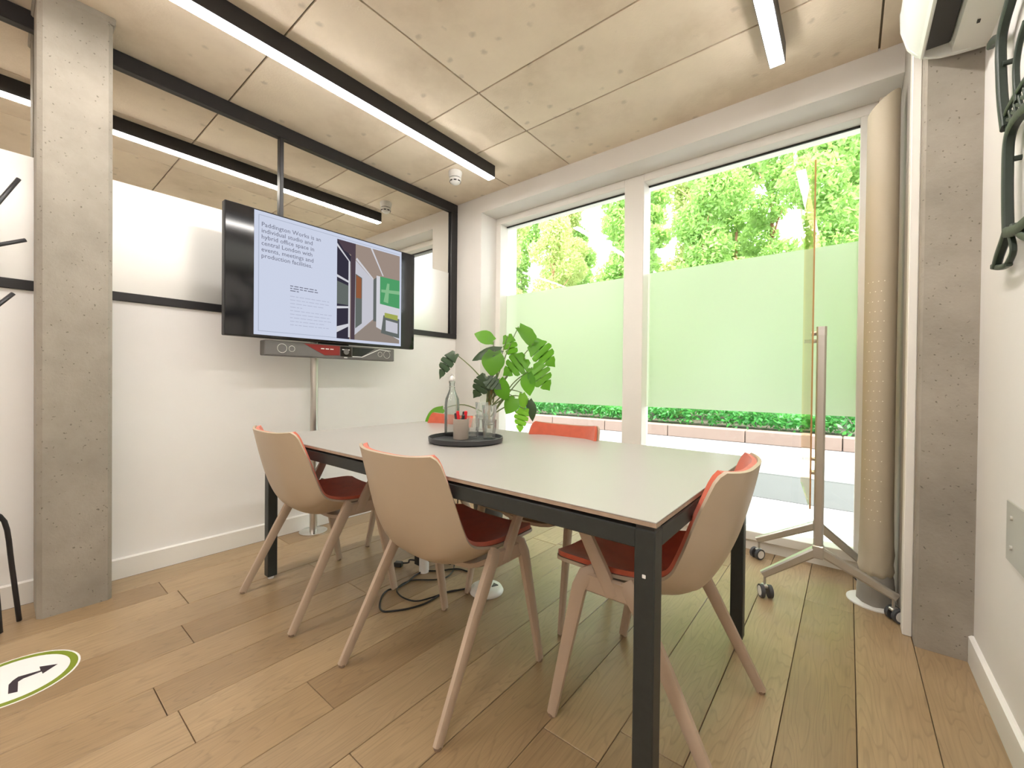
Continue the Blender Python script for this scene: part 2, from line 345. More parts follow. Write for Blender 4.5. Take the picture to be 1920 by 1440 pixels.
# partition glazing: black frame, reflective panes, frosted lower film
gz = struct('window_3', box(XL-.05, XL+.012, YB, 2.745, 1.42, 1.465, .003), 'blackmetal', 'black-framed reflective partition glazing with frosted band', 'glazed partition')
obj('top_rail', box(XL-.05, XL+.012, YB, 2.745, 2.598, 2.678, .003), 'blackmetal', gz)
obj('end_post', box(XL-.05, XL+.012, 2.665, 2.745, 1.465, 2.598, .003), 'blackmetal', gz)
for y in (1.176, -.02, -1.25): obj('mullion', box(XL-.05, XL+.010, y-.012, y+.012, 1.465, 2.598, .003), 'blackmetal', gz)
ym = [YB, -1.25, -.02, 1.176, 2.665]
for a, b in zip(ym, ym[1:]):
    obj('pane', box(XL-.03, XL-.012, a+.012, b-.012, 2.03, 2.60), 'mirror', gz)
    obj('frosted_pane', box(XL-.03, XL-.012, a+.012, b-.012, 1.46, 2.03), 'mfilm', gz)
# concrete pillars
def pillar(name, x0, x1, y0, y1, label, ch=.016):
    pts = [(x0+ch, y0), (x1-ch, y0), (x1, y0+ch), (x1, y1-ch), (x1-ch, y1), (x0+ch, y1), (x0, y1-ch), (x0, y0+ch)]
    o = obj(name, prism(pts, 'z', 0, ZC+.005), 'conc', origin=((x0+x1)/2, (y0+y1)/2, 0)); tag(o, label, 'pillar', kind='structure'); return o
p1 = pillar('concrete_pillar', -2.885, -2.655, .112, .345, 'rough concrete pillar standing against the partition')
obj('capital', prism([(-.12, -.125), (.12, -.125), (.12, .125), (-.12, .125)], 'z', ZC-.03, ZC+.004, bev=.006), 'conc', p1)
p2 = pillar('concrete_pillar', .216, XR+.03, 2.287, 2.56, 'rough concrete pillar between window and side wall', .008)
struct('trim_1', box(.190, .214, 2.43, 2.91, 0, ZC, .003), 'trimg', 'grey lining board beside the window pillar', 'trim')
struct('trim_2', box(.186, .216, 2.36, 2.43, 0, ZC, .003), 'frame', 'white corner strip on the window pillar', 'trim')
# main windows: two fixed panes with frosted film
YF, YG = 2.94, 3.04
wf = struct('window_1', box(-2.58, -1.315, YF, YF+.13, 2.478, 2.535, .003), 'frame', 'wide white-framed window pane with frosted band beside the plant', 'window')
obj('window_frame', box(-2.58, -2.524, YF, YF+.13, .115, 2.478, .003), 'frame', wf)
obj('mullion', box(-1.315, -1.166, YF, YF+.13, .065, 2.535, .004), 'frame', wf)
obj('bottom_rail', box(-2.58, -1.315, YF, YF+.13, .065, .118, .003), 'frame', wf)
obj('pane', box(-2.53, -1.31, YG, YG+.008, .11, 2.485), 'glass', wf)
obj('frosted_film', box(-2.526, -1.314, YG-.004, YG-.002, .846, 1.832), 'film', wf)
obj('seal', box(-2.524, -1.315, YG-.012, YG, 2.468, 2.478), 'cable', wf)
w2 = struct('window_2', box(-1.166, .105, YF, YF+.13, 2.478, 2.535, .003), 'frame', 'wide white-framed window pane with frosted band beside the glass board', 'window')
obj('window_frame', box(.032, .105, YF, YF+.13, .115, 2.478, .003), 'frame', w2)
obj('bottom_rail', box(-1.166, .105, YF, YF+.13, .065, .118, .003), 'frame', w2)
obj('pane', box(-1.17, .036, YG, YG+.008, .11, 2.485), 'glass', w2)
obj('frosted_film', box(-1.165, .032, YG-.004, YG-.002, .852, 1.836), 'film', w2)
obj('seal', box(-1.166, .032, YG-.012, YG, 2.468, 2.478), 'cable', w2)
struct('trim_3', box(-2.58, .105, YF+.02, 3.10, .0, .066), 'frame', 'low sill plinth under the windows', 'sill')

# ================================================================== OUTSIDE
struct('ground', box(-30, 16, 3.25, 40, -.08, 0), 'pave', 'sunlit pale paving outside the window', 'paving')
struct('shadow_strip', box(-14, 9, 4.35, 5.5, 0, .004), 'pave_shade', 'painted shadow strip across the paving outside the window', 'paving')  # shadow band on the paving, painted as a darker strip
struct('drain_channel', box(-14, 9, 5.5, 5.56, 0, .006), 'drain', 'dark slot drain across the paving', 'drain')
kb = thing('planter_kerb', (-2, 8.25, 0), 0, 'low pinkish stone kerb edging the planting bed', 'kerb')
for k in range(14):
    x0 = -1.38 - 1.32*7 + 1.32*k + 2
    obj('kerb_stone', box(x0+.006, x0+1.314, -.13, .16, 0, .215, .012), 'kerb', kb)
struct('planting_bed', box(-24, 10, 8.42, 24, 0, .17), 'earth', 'dark earth of the planting bed behind the kerb', 'planting bed')
def leaves(n, fn, size, seed, flat=.0):
    rg = np.random.default_rng(seed); P = fn(rg, n)
    d = rg.normal(size=(n, 3)); d /= np.linalg.norm(d, axis=1, keepdims=True); d[:, 2] = np.abs(d[:, 2])+flat
    d /= np.linalg.norm(d, axis=1, keepdims=True)
    t = np.cross(d, rg.normal(size=(n, 3))); t /= np.linalg.norm(t, axis=1, keepdims=True); b = np.cross(d, t)
    s = size*rg.uniform(.6, 1.3, size=(n, 1))
    V = np.stack([P-t*s, P-b*s*.45+d*s*.1, P+t*s, P+b*s*.45+d*s*.1], 1).reshape(-1, 3)
    me = bpy.data.meshes.new('foliage'); me.vertices.add(4*n); me.vertices.foreach_set('co', V.astype(np.float32).ravel())
    me.loops.add(4*n); me.loops.foreach_set('vertex_index', np.arange(4*n, dtype=np.int32))
    me.polygons.add(n); me.polygons.foreach_set('loop_start', np.arange(0, 4*n, 4, dtype=np.int32)); me.update(calc_edges=True); me.validate()
    return me
def foliage(me, mat, parent, name='foliage'):
    me.materials.append(MAT[mat]); o = bpy.data.objects.new(name, me); COL.objects.link(o); o['kind'] = 'stuff'
    if parent: o.parent = parent
    return o
def blob(cs):
    def fn(rg, n):
        cs_ = np.array(cs); w = cs_[:, 3]*cs_[:, 4]; k = rg.choice(len(cs_), n, p=w/w.sum()); c = cs_[k]
        d = rg.normal(size=(n, 3)); d /= np.linalg.norm(d, axis=1, keepdims=True); r = rg.uniform(.35, 1, size=(n, 1))**.6
        return c[:, :3] + d*r*np.stack([c[:, 3], c[:, 3], c[:, 4]], 1)
    return fn
def tree(x, y, label, mat, seed, h=8, w=2.6, n=9000, low=1.6, lsz=.13, bark='bark', tr=.09, lean=(0, 0)):
    t = thing('tree', (x, y, .17), 0, label, 'tree', 'trees beyond the planting bed')
    rg = random.Random(seed); cs = []
    for i in range(11):
        z = low + (h-low)*(i+.5)/11; q = w*(.55+.45*math.sin(math.pi*(i+1.2)/13))
        cs.append((rg.uniform(-.6, .6)*w*.6, rg.uniform(-.5, .5)*w*.5, z, q*rg.uniform(.5, .75), rg.uniform(.5, .9)))
    foliage(leaves(int(n*2.1), blob(cs), lsz*.64, seed), mat, t)
    pts = [(0, 0, 0), (lean[0]*.3, lean[1]*.3, h*.3), (lean[0]*.7, lean[1]*.7, h*.65), (lean[0], lean[1], h*.95)]
    obj('trunk', tube(catmull(pts, 4), [tr*(1-.055*i) for i in range(13)], 8), bark, t, smooth=True)
    for i in range(4):
        a = rg.uniform(0, 6.28); z = h*(.4+.12*i)
        p0 = Vector((lean[0]*.5, lean[1]*.5, z)); p1_ = p0 + Vector((math.cos(a)*w*.6, math.sin(a)*w*.3, 1.0))
        obj('branch', tube([p0, (p0+p1_)/2+Vector((0, 0, .12)), p1_], [tr*.45, tr*.3, tr*.15], 6), bark, t, smooth=True)
    return t
for k, (x, lab, mt, bk, h) in enumerate([(-10.9, 'pale loose-leaved tree nearest the facade edge', 't2', 'bark', 8.4), (-8.35, 'pale yellow-green tree with sky gaps behind the plant-side pane', 't2', 'bark', 7.0),
        (-5.8, 'light green tree seen beside the white mullion', 't1', 'bark', 8.6), (-3.25, 'dense bright green tree right behind the wide pane', 't1', 'bark', 8.8),
        (-.7, 'bright green tree with a leaning pale birch-like trunk', 't1', 'birch', 9.4), (1.85, 'deep green tree behind the beige covered post', 't3', 'bark', 9.4)]):
    tree(x, 12.8, lab, mt, 11+k, h, 1.2, 9000 if mt != 't2' else 5600, .6, .12, bk, .10 if bk == 'birch' else .06, (-.55, -.2) if bk == 'birch' else (-.1, 0))
REAR = ['rear tree filling the gap beside the facade edge', 'pale rear tree between the two loose-leaved trees', 'rear tree showing between sky-gap tree and light green tree',
        'pale rear tree rising behind the white mullion', 'rear tree between dense green tree and leaning pale trunk', 'rear tree showing right of the leaning pale trunk']
for k, x in enumerate((-12.2, -9.65, -7.1, -4.55, -2.0, .55)):
    tree(x, 15.8, REAR[k], 't2' if k in (1, 3) else 't1', 31+k, 10.4, 1.2, 8000, .8, .13)
FAR = ['broad far tree closing the view past the facade edge', 'broad far tree behind the pale loose-leaved trees', 'broad far tree behind the light green tree', 'broad far tree behind the dense green tree', 'broad far tree behind the deep green tree']
for k, x in enumerate((-17.0, -12.6, -8.2, -3.8, .6)):
    tree(x, 19.8, FAR[k], 't2' if k == 0 else 't3' if k == 4 else 't1', 51+k, 12.5, 2.1, 9000, .6, .21)
for i, (x, y, lab, mt) in enumerate([(-7.5, 10.5, 'rounded shrub at the facade end of the planting bed', 't2'), (-5.4, 10.5, 'light green shrub behind the clipped hedge', 't1'),
        (-3.3, 10.5, 'bright shrub under the dense tree', 't1'), (-1.2, 10.5, 'deep green shrub in front of the dense tree', 't3'), (.9, 10.5, 'deep green shrub under the leaning pale trunk', 't1')]):
    t = thing('shrub', (x, y, .17), 0, lab, 'shrub', 'shrubs behind the hedge')
    foliage(leaves(8000, blob([(0, 0, .75, .90, .72), (.25, 0, 1.3, .65, .8), (-.25, 0, 1.5, .65, .8)]), .07, 40+i), mt, t)
    obj('stem', tube([(0, 0, 0), (.05, 0, .6), (.1, 0, 1.2)], .03, 6), 'bark', t, smooth=True)
def hfn(rg, n):
    P = np.stack([rg.uniform(-9, 4, n), rg.uniform(8.46, 9.3, n), np.zeros(n)], 1)
    top = .62+.08*np.sin(P[:, 0]*2.1)+.06*np.sin(P[:, 0]*5.3+1)
    P[:, 2] = .19+(top-.19)*np.sqrt(rg.uniform(0, 1, n)); return P
hd = foliage(leaves(16000, hfn, .055, 77, .3), 'hedge', None, 'hedge'); tag(hd, 'low clipped green hedge behind the stone kerb', 'hedge', kind='stuff')

# ================================================================== CEILING FITTINGS
def linear_light(x, y0, y1, label):
    t = thing('linear_ceiling_light', (x, (y0+y1)/2, ZC), 0, label, 'ceiling light', 'linear ceiling lights')
    L = (y1-y0)/2
    obj('housing', box(-.034, .034, -L, L, -.09, 0, .002), 'blackmetal', t)
    obj('diffuser', box(-.029, .029, -L+.004, L-.004, -.0965, -.0895), 'lampd', t)
    return t
linear_light(-2.165, -.62, 2.41, 'long black linear ceiling light above the television side of the table')
linear_light(-.292, -.62, 2.40, 'long black linear ceiling light near the air conditioner')
linear_light(-2.165, -2.45, -.95, 'added unseen linear fill light over the open end of the room on the partition side')  # added fill lamp, out of view behind the camera
linear_light(-.292, -2.45, -.95, 'added unseen linear fill light over the open end of the room on the side-wall side')  # second added fill lamp, also out of view
sd = thing('smoke_detector', (-2.445, 2.29, ZC), 0, 'white round smoke detector on the ceiling by the window', 'smoke detector')
obj('base', lathe([(0, 0), (.052, 0), (.054, -.012), (.05, -.03), (.047, -.05), (0, -.05)][::-1], 24), 'plastic', sd, smooth=True, angle=40)
obj('gap_ring', lathe([(0, -.05), (.042, -.05), (.042, -.056), (0, -.056)][::-1], 24), 'blackp', sd)
hs = obj('sensor_head', lathe([(0, -.056), (.047, -.056), (.045, -.072), (.038, -.086), (.027, -.094), (.015, -.10), (0, -.102)][::-1], 24), 'plastic', sd, smooth=True, angle=40)
for i in range(8):
    a = i*math.pi/4
    o = obj('vent', box(-.011, .011, -.0015, .0015, -.004, .004), 'blackp', hs); o.location = (math.cos(a)*.0425, math.sin(a)*.0425, -.078); o.rotation_euler = (0, 0, a+math.pi/2)

# ================================================================== TABLE
TX0, TX1, TY0, TY1, TZ = -2.345, -.31, .873, 1.908, .74
tcx, tcy = (TX0+TX1)/2, (TY0+TY1)/2; hx, hy = (TX1-TX0)/2, (TY1-TY0)/2
tb = thing('meeting_table', (tcx, tcy, 0), 0, 'long meeting table with thin greige top on a dark steel frame', 'table')
obj('tabletop', box(-hx, hx, -hy, hy, TZ-.003, TZ, .001), 'top', tb)
obj('edge_band', box(-hx, hx, -hy, hy, TZ-.012, TZ-.003), 'topedge', tb)
lw = .046; ins = .004
for sy in (-1, 1):
    obj('rail', box(-hx+lw, hx-lw, min(sy*(hy-ins), sy*(hy-ins-lw)), max(sy*(hy-ins), sy*(hy-ins-lw)), TZ-.066, TZ-.022, .003), 'tframe', tb)
for sx in (-1, 1):
    obj('rail', box(min(sx*(hx-ins), sx*(hx-ins-lw)), max(sx*(hx-ins), sx*(hx-ins-lw)), -hy+lw, hy-lw, TZ-.066, TZ-.022, .003), 'tframe', tb)
    for sy in (-1, 1):
        x, y = sx*(hx-ins-lw/2), sy*(hy-ins-lw/2)
        lg = obj('leg', box(x-lw/2, x+lw/2, y-lw/2, y+lw/2, .014, TZ-.022, .003), 'tframe', tb)
        obj('glide', lathe([(0, 0), (.014, 0), (.014, .015), (0, .015)], 12, (x, y, 0)), 'plastic', lg)
        obj('spacer', box(x-.02, x+.02, y-.02, y+.02, TZ-.023, TZ-.011), 'blackmetal', lg)
        obj('screw', lathe([(0, 0), (.004, 0), (.004, .0025), (0, .0025)], 10).copy() if False else box(x-.004, x+.004, y-sy*0+ (lw/2 if sy > 0 else -lw/2)-.0015, y+(lw/2 if sy > 0 else -lw/2)+.0015, .613, .621, .001), 'plastic', lg)

# ================================================================== CHAIRS
def chair_shell():
    C = [(-.252, .803), (-.226, .68), (-.186, .55), (-.133, .455), (-.058, .412), (.03, .415), (.14, .435), (.282, .462)]
    E_ = [(-.205, .814, .203), (-.158, .695, .214), (-.118, .58, .224), (-.088, .523, .227), (-.03, .496, .228), (.05, .482, .227), (.15, .478, .222), (.282, .474, .210)]
    Cc = catmull([(0, a, b) for a, b in C], 6); Ee = catmull([(c, a, b) for a, b, c in E_], 6)
    nv = len(Cc); NU = 21
    G = []
    for i in range(nv):
        row = []
        t = i/(nv-1)
        # round the corners: shorten the rows near both ends
        fx = 1.0
        e = min(t, 1-t)/.055
        if e < 1: fx = 1 - (.075 if t < .5 else .13)*(1-e)**2.2
        for j in range(NU):
            u = -1 + 2*j/(NU-1); u *= fx; w = abs(u)**(3.2 if t < .45 else 2.6)
            p = Cc[i]*(1-w) + Vector((0, Ee[i].y, Ee[i].z))*w
            row.append(Vector((u*Ee[i].x, p.y, p.z)))
        G.append(row)
    return G
def grid_solid(G, off0, off1, trim=0, dens=1):
    """a closed sheet between two offsets along the surface normals"""
    n, m = len(G), len(G[0]); N = [[None]*m for _ in range(n)]
    for i in range(n):
        for j in range(m):
            a = G[min(i+1, n-1)][j]-G[max(i-1, 0)][j]; b = G[i][min(j+1, m-1)]-G[i][max(j-1, 0)]
            N[i][j] = b.cross(a).normalized() if False else a.cross(b).normalized()
    bm = bmesh.new(); A = []; B = []
    for i in range(n):
        ra, rb = [], []
        for j in range(m):
            p, q = G[i][j], N[i][j]
            if q.z < 0 and abs(q.z) > .05 or (abs(q.z) <= .05 and q.y < 0): q = -q
            ra.append(bm.verts.new(p+q*off0)); rb.append(bm.verts.new(p+q*off1))
        A.append(ra); B.append(rb)
    for i in range(n-1):
        for j in range(m-1):
            bm.faces.new((A[i][j], A[i+1][j], A[i+1][j+1], A[i][j+1])); bm.faces.new((B[i][j], B[i][j+1], B[i+1][j+1], B[i+1][j]))
    for i in range(n-1):
        for j in (0, m-1): bm.faces.new((A[i][j], B[i][j], B[i+1][j], A[i+1][j]))
    for j in range(m-1):
        for i in (0, n-1): bm.faces.new((A[i][j], A[i][j+1], B[i][j+1], B[i][j]))
    return bm
def make_chair(label):
    t = thing('shell_chair', (0, 0, 0), 0, label, 'chair', 'shell chairs around the table')
    G = chair_shell()
    obj('shell', grid_solid(G, 0, -.010), 'shell', t, smooth=True, angle=50)
    n, m = len(G), len(G[0])
    Gi = []
    for i in range(n):
        ti = .010 + .98*i/(n-1); ii = min(n-2, int(ti*(n-1))); fr = ti*(n-1)-ii
        row = [G[ii][j].lerp(G[ii+1][j], fr) for j in range(m)]
        Gi.append([Vector((p.x*.982, p.y, p.z)) for p in row])
    cu = obj('cushion', grid_solid(Gi, .001, .015), 'red', t, smooth=True, angle=50)
    for s in (-1, 1):
        up = (1, 0, 0)
        rl = [(s*.262, -.245, .006), (s*.256, -.17, .145), (s*.25, -.095, .285), (s*.246, -.028, .405), (s*.243, .0, .450), (s*.235, .018, .475)]
        lo = obj('leg', tube(rl, [.0135, .0155, .0178, .0195, .020, .019], square=True, up=up, sx=.68, sy=1.1), 'legm', t, smooth=True, angle=35)
        obj('glide', tube([(s*.262, -.245, 0), (s*.262, -.243, .008)], .0115, 8), 'foot', lo)
        fp = [(s*.262, .245, .006), (s*.256, .215, .16), (s*.25, .185, .31), (s*.245, .163, .42), (s*.24, .145, .462), (s*.23, .12, .475)]
        lo = obj('leg', tube(fp, [.0135, .0155, .0178, .0195, .020, .018], square=True, up=up, sx=.68, sy=1.1), 'legm', t, smooth=True, angle=35)
        obj('glide', tube([(s*.262, .245, 0), (s*.262, .243, .008)], .0115, 8), 'foot', lo)
        ap = [(s*.243, .058, .425), (s*.243, .085, .478), (s*.245, .13, .56), (s*.248, .168, .635), (s*.249, .178, .652)]
        obj('arm_post', tube(ap, [.018, .020, .0185, .017, .0165], square=True, up=up, sx=.6, sy=1.0), 'legm', t, smooth=True, angle=35)
        obj('armrest', tube([(s*.249, -.02, .655), (s*.249, .0, .658), (s*.249, .23, .658), (s*.249, .25, .655)], [.008, .0165, .0165, .008], square=True, up=(0, 0, 1), sx=.5, sy=1.35), 'legm', t, smooth=True, angle=35)
        obj('bracket', box(min(s*.232, s*.25), max(s*.232, s*.25), .0, .15, .415, .472, .006), 'legm', t)
    pts = catmull([(-.24, .075, .448), (-.20, .075, .425), (-.12, .075, .385), (0, .075, .372), (.12, .075, .385), (.20, .075, .425), (.24, .075, .448)], 3)
    obj('cross_beam', tube(pts, .055, square=True, up=(0, 0, 1), sx=.22, sy=1), 'legm', t, smooth=True, angle=35)
    return t
ch = make_chair('beige shell chair with red seat, backing onto the round floor sticker')
CH = [((-1.990, .993), 0.0, None),
      ((-1.142, 1.027), -.01, 'beige shell chair with red seat in front of the tray, cables lying between its legs'),
      ((-.457, 1.347), math.pi/2, 'beige shell chair with red seat alone at the table end beside the glass board'),
      ((-2.035, 1.690), math.pi, 'red-lined shell chair half hidden behind the water bottle and plant'),
      ((-1.168, 1.690), math.pi+.02, 'red-lined shell chair facing the tray with its back to the white mullion')]
for i, ((x, y), a, lab) in enumerate(CH):
    o = ch if i == 0 else copy_tree(ch)
    o.location = (x, y, 0); o.rotation_euler = (0, 0, a)
    if lab: o['label'] = lab

# ================================================================== TELEVISION ON ITS POLE
PX, PY = -2.80, 1.352
st = thing('television_stand', (PX, PY, 0), 0, 'polished steel floor pole carrying the television', 'stand')
obj('pole', lathe([(0, .012), (.024, .012), (.024, 1.62), (0, 1.62)], 24), 'steel', st, smooth=True, angle=40)
obj('base', lathe([(0, 0), (.088, 0), (.088, .008), (.08, .012), (0, .012)], 32), 'chrome', st, smooth=True, angle=40)
obj('bracket', box(.02, .165, -.12, .12, 1.52, 1.60, .004), 'tvback', st)
obj('bracket', box(.14, .168, -.22, .22, 1.42, 1.74, .004), 'tvback', st)
TVX = -2.57
tv = thing('television', (TVX, 1.381, 1.262), 0, 'large black flat television showing a white slide with text', 'television')
hw, hh = .619, .715
obj('housing', box(-.045, -.004, -hw, hw, 0, hh, .004), 'tvback', tv)
obj('rear_bulge', box(-.062, -.045, -.3, .3, .12, .5, .01), 'tvback', tv)
sc = obj('screen', box(-.006, .0, -hw+.003, hw-.003, .004, hh-.004, .001), 'tvblack', tv)
def flat(polys, mats, name, x, parent):
    bm = bmesh.new()
    for k, (pl_, mi) in enumerate(polys):
        vs_ = [bm.verts.new((x + k*.00002, a, b)) for a, b in pl_]
        f = bm.faces.new(vs_); f.material_index = mi
        if f.normal.x < 0 or True:
            f.normal_update()
            if f.normal.x < 0: f.normal_flip()
    me = bpy.data.meshes.new(name); bm.to_mesh(me); bm.free()
    for m_ in mats: me.materials.append(m_)
    o = bpy.data.objects.new(name, me); COL.objects.link(o); o.parent = parent; return o
def rect(a0, a1, b0, b1): return [(a0, b0), (a1, b0), (a1, b1), (a0, b1)]
sl_w = emis('slide_white', (.76, .82, 1.0), .50); sl_l = emis('slide_line', (.45, .5, .62), .55); sl_t = emis('slide_text', (.26, .27, .36), .45); sl_g = emis('slide_small_text', (.48, .51, .64), .6)
E = lambda r_, g, b, s=.5: emis('slide_picture', (r_, g, b), s)
Y0, Y1, Z0, Z1 = -.479, .497, .016, .706       # slide extent on the screen (local y, z)
flat([(rect(Y0, Y1, Z0, Z1), 0)], [sl_w], 'slide', .0004, sc)
B0 = []
for d in (0.022,):
    a0, a1, b0, b1 = Y0+d, Y1-.012, Z0+.02, Z1-.02; w_ = .003
    B0 += [(rect(a0, a1, b0, b0+w_), 0), (rect(a0, a1, b1-w_, b1), 0), (rect(a0, a0+w_, b0, b1), 0)]
flat(B0, [sl_l], 'slide_border', .0006, sc)
def text_mesh(txt, size, y, z, name, mat, parent, sp=1.0, xo=.0008):
    cu = bpy.data.curves.new(name, 'FONT'); cu.body = txt; cu.size = size; cu.space_line = sp; cu.resolution_u = 2; cu.offset = size*.004
    to = bpy.data.objects.new(name, cu); COL.objects.link(to)
    bpy.context.view_layer.update(); dg = bpy.context.evaluated_depsgraph_get()
    me = bpy.data.meshes.new_from_object(to.evaluated_get(dg)); COL.objects.unlink(to); bpy.data.objects.remove(to)
    for v in me.vertices: v.co = (xo, y+v.co.x, z+v.co.y)
    me.materials.clear(); me.materials.append(mat)
    o = bpy.data.objects.new(name, me); COL.objects.link(o); o.parent = parent; return o
text_mesh('Paddington Works is an\nindividual studio and\nhybrid office space in\ncentral London with\nevents, meetings and\nproduction facilities.', .0350, Y0+.036, Z1-.082, 'slide_text', sl_t, sc, 1.0)
rg = random.Random(3); wl = []
def words(y0, y1, z, h):
    y = y0
    while y < y1-.01:
        w_ = rg.uniform(.012, .035); wl.append((rect(y, min(y+w_, y1), z, z+h), 0)); y += w_+.006
for k, L in enumerate((.17, .165, .05)): words(Y0+.193, Y0+.193+L, .315-.014*k, .0055)
flat(wl, [sl_t], 'slide_heading_lines', .0008, sc); wl = []
for k, L in enumerate((.245, .235, .21, .07, .255, .24, .25, .215, .235)): words(Y0+.193, Y0+.193+L, .255-.021*k, .004)
flat(wl, [sl_g], 'slide_text_lines', .0008, sc)
# the photograph on the right half of the slide: a corridor
pm = [E(.10, .07, .09), E(.42, .33, .28), E(.70, .70, .78), E(.045, .04, .065), E(.80, .80, .86), E(.10, .42, .17), E(.36, .30, .26), E(.35, .13, .06), E(.30, .62, .33), E(.16, .18, .17), E(.45, .50, .12)]
q0, q1, r0, r1 = .002, .482, .034, .672
def Q(pts): return [(q0+(q1-q0)*a, r0+(r1-r0)*b) for a, b in pts]
PIC = [(Q([(0, 0), (1, 0), (1, 1), (0, 1)]), 1), (Q([(.25, 0), (1, 0), (1, .20), (.62, .26), (.25, .05)]), 6),
       (Q([(0, 0), (.18, 0), (.2, .86), (.1, .93), (0, 1)]), 3), (Q([(.2, 0), (.26, 0), (.27, 1), (.2, 1)]), 0), (Q([(0, 1), (.27, 1), (.26, .86), (.1, .9)]), 0),
       (Q([(0, .62), (.17, .58), (.17, .60), (0, .645)]), 4), (Q([(0, .3), (.17, .32), (.17, .34), (0, .325)]), 4), (Q([(.165, .02), (.19, .02), (.19, .8), (.165, .82)]), 4),
       (Q([(.0, .93), (.17, .80), (.19, .80), (0, .96)]), 4), (Q([(.0, .35), (.165, .35), (.165, .55), (0, .58)]), 9), (Q([(.0, .06), (.165, .13), (.165, .16), (0, .12)]), 4),
       (Q([(.26, .05), (.55, .24), (.55, .66), (.27, .83)]), 2), (Q([(.27, .12), (.37, .18), (.37, .66), (.27, .69)]), 9), (Q([(.28, .44), (.36, .44), (.36, .65), (.28, .68)]), 7),
       (Q([(.55, .22), (.60, .22), (.60, .70), (.55, .67)]), 9), (Q([(.60, .16), (1, .04), (1, .72), (.60, .72)]), 4), (Q([(.66, .42), (1, .40), (1, .72), (.66, .72)]), 5),
       (Q([(.68, .55), (1, .56), (1, .60), (.68, .58)]), 8), (Q([(.72, .45), (.8, .44), (.82, .66), (.78, .66)]), 8),
       (Q([(.68, .10), (1, .06), (1, .28), (.72, .30)]), 9), (Q([(.74, .28), (.97, .26), (.97, .32), (.74, .33)]), 10), (Q([(.76, .13), (.97, .11), (.97, .23), (.76, .25)]), 2),
       (Q([(.50, 1), (.53, 1), (.72, .73), (.70, .73)]), 4), (Q([(.27, .84), (.29, .86), (.55, .68), (.55, .66)]), 4)]
flat(PIC, pm, 'slide_photo', .0010, sc)
flat([(rect(q1, q1+.007, r0-.006, r1+.006), 0), (rect(Y0, q1, Z0, Z0+.007), 0)], [sl_w], 'slide_edge', .0020, sc)
# video bar below the screen
vb = thing('video_bar', (TVX-.01, 1.396, 1.165), 0, 'slim grey video bar with red print below the television', 'video bar')
obj('body', box(-.07, 0, -.434, .434, 0, .088, .006, 2), 'bar', vb)
obj('mount', box(-.06, -.04, -.10, .10, .086, .13), 'tvback', vb)
obj('print_panel', prism([(-.215, .082), (.015, .082), (.015, .022), (-.085, .018)], 'x', -.001, .0015), 'barred', vb)
obj('camera_window', box(-.001, .004, .02, .098, .016, .08, .002), 'bardark', vb)
obj('lens', lathe([(0, 0), (.018, 0), (.018, .004), (0, .004)], 20).copy() if False else tube([(.003, .058, .048), (.007, .058, .048)], .019, 20), 'bar', vb)
obj('print_panel', prism([(.104, .08), (.27, .08), (.17, .02), (.104, .02)], 'x', -.001, .0015), 'bardark', vb)
obj('print_line', prism([(.104, .016), (.175, .016), (.31, .076), (.40, .07), (.40, .074), (.31, .081), (.173, .0205), (.104, .0205)], 'x', -.001, .0025), 'barlight', vb)
for y in (-.11, -.08, -.05): obj('print_mark', box(0, .0025, y, y+.022, .055, .061), 'barlight', vb)
for y in (.03, .06): obj('print_mark', box(.003, .0048, y, y+.022, .058, .064), 'barlight', vb)
obj('badge', box(-.001, .002, .045, .068, .006, .013), 'barlight', vb)
for y in (-.34, -.285, .315, .37):
    rr_ = .026 if y in (-.34, .37) else .017
    pts = [(.0008, y+rr_*math.cos(a*math.pi/10), .045+rr_*math.sin(a*math.pi/10)) for a in range(21)]
    obj('speaker_ring', tube(pts, .0016, 6), 'alu', vb)

# ================================================================== TRAY, BOTTLE, CUP, GLASSES
TRX, TRY = -1.425, 1.42
tr_ = obj('round_tray', lathe([(0, 0), (.165, 0), (.176, .006), (.178, .026), (.173, .027), (.168, .010), (0, .009)], 48), 'tray', smooth=True, angle=35); tr_.location = (TRX, TRY, TZ)
tag(tr_, 'dark charcoal round tray on the table', 'tray')
ZT = TZ+.0095
pb_, pc_, g1_, g2_, g3_ = [on(u, v, 'z', ZT) for u, v in ((847, 817), (864, 823), (917, 823), (903, 810), (886, 820))]
bo = thing('water_bottle', (pb_.x, pb_.y, ZT), 0, 'clear swing-top glass water bottle on the tray', 'bottle')
obj('glass', lathe([(0, .004), (.034, .004), (.0375, .012), (.038, .16), (.034, .19), (.020, .222), (.0145, .238), (.0145, .268), (.017, .270), (.017, .280), (.012, .280), (.0115, .24), (.017, .222), (.031, .188), (.0348, .16), (.0348, .016), (0, .012)], 28), 'bottleg', bo, smooth=True, angle=60)
obj('stopper', lathe([(0, .278), (.0125, .28), (.014, .292), (.009, .304), (0, .307)], 16), 'plastic', bo, smooth=True)
obj('wire_clip', tube(catmull([(.018, 0, .255), (.021, 0, .28), (.012, 0, .305), (0, 0, .315), (-.012, 0, .305), (-.021, 0, .28), (-.018, 0, .255)], 4), .0016, 6), 'steel', bo, smooth=True)
obj('wire_clip', tube([(.016*math.cos(i*.4), .016*math.sin(i*.4), .252) for i in range(17)], .0016, 6), 'steel', bo, smooth=True)
cu_ = thing('pen_cup', (pc_.x, pc_.y, ZT), 0, 'greige cylindrical pen cup on the tray', 'pen cup')
obj('body', lathe([(0, 0), (.0355, 0), (.037, .003), (.037, .098), (.0335, .098), (.0335, .006), (0, .006)], 32), 'cup', cu_, smooth=True, angle=40)
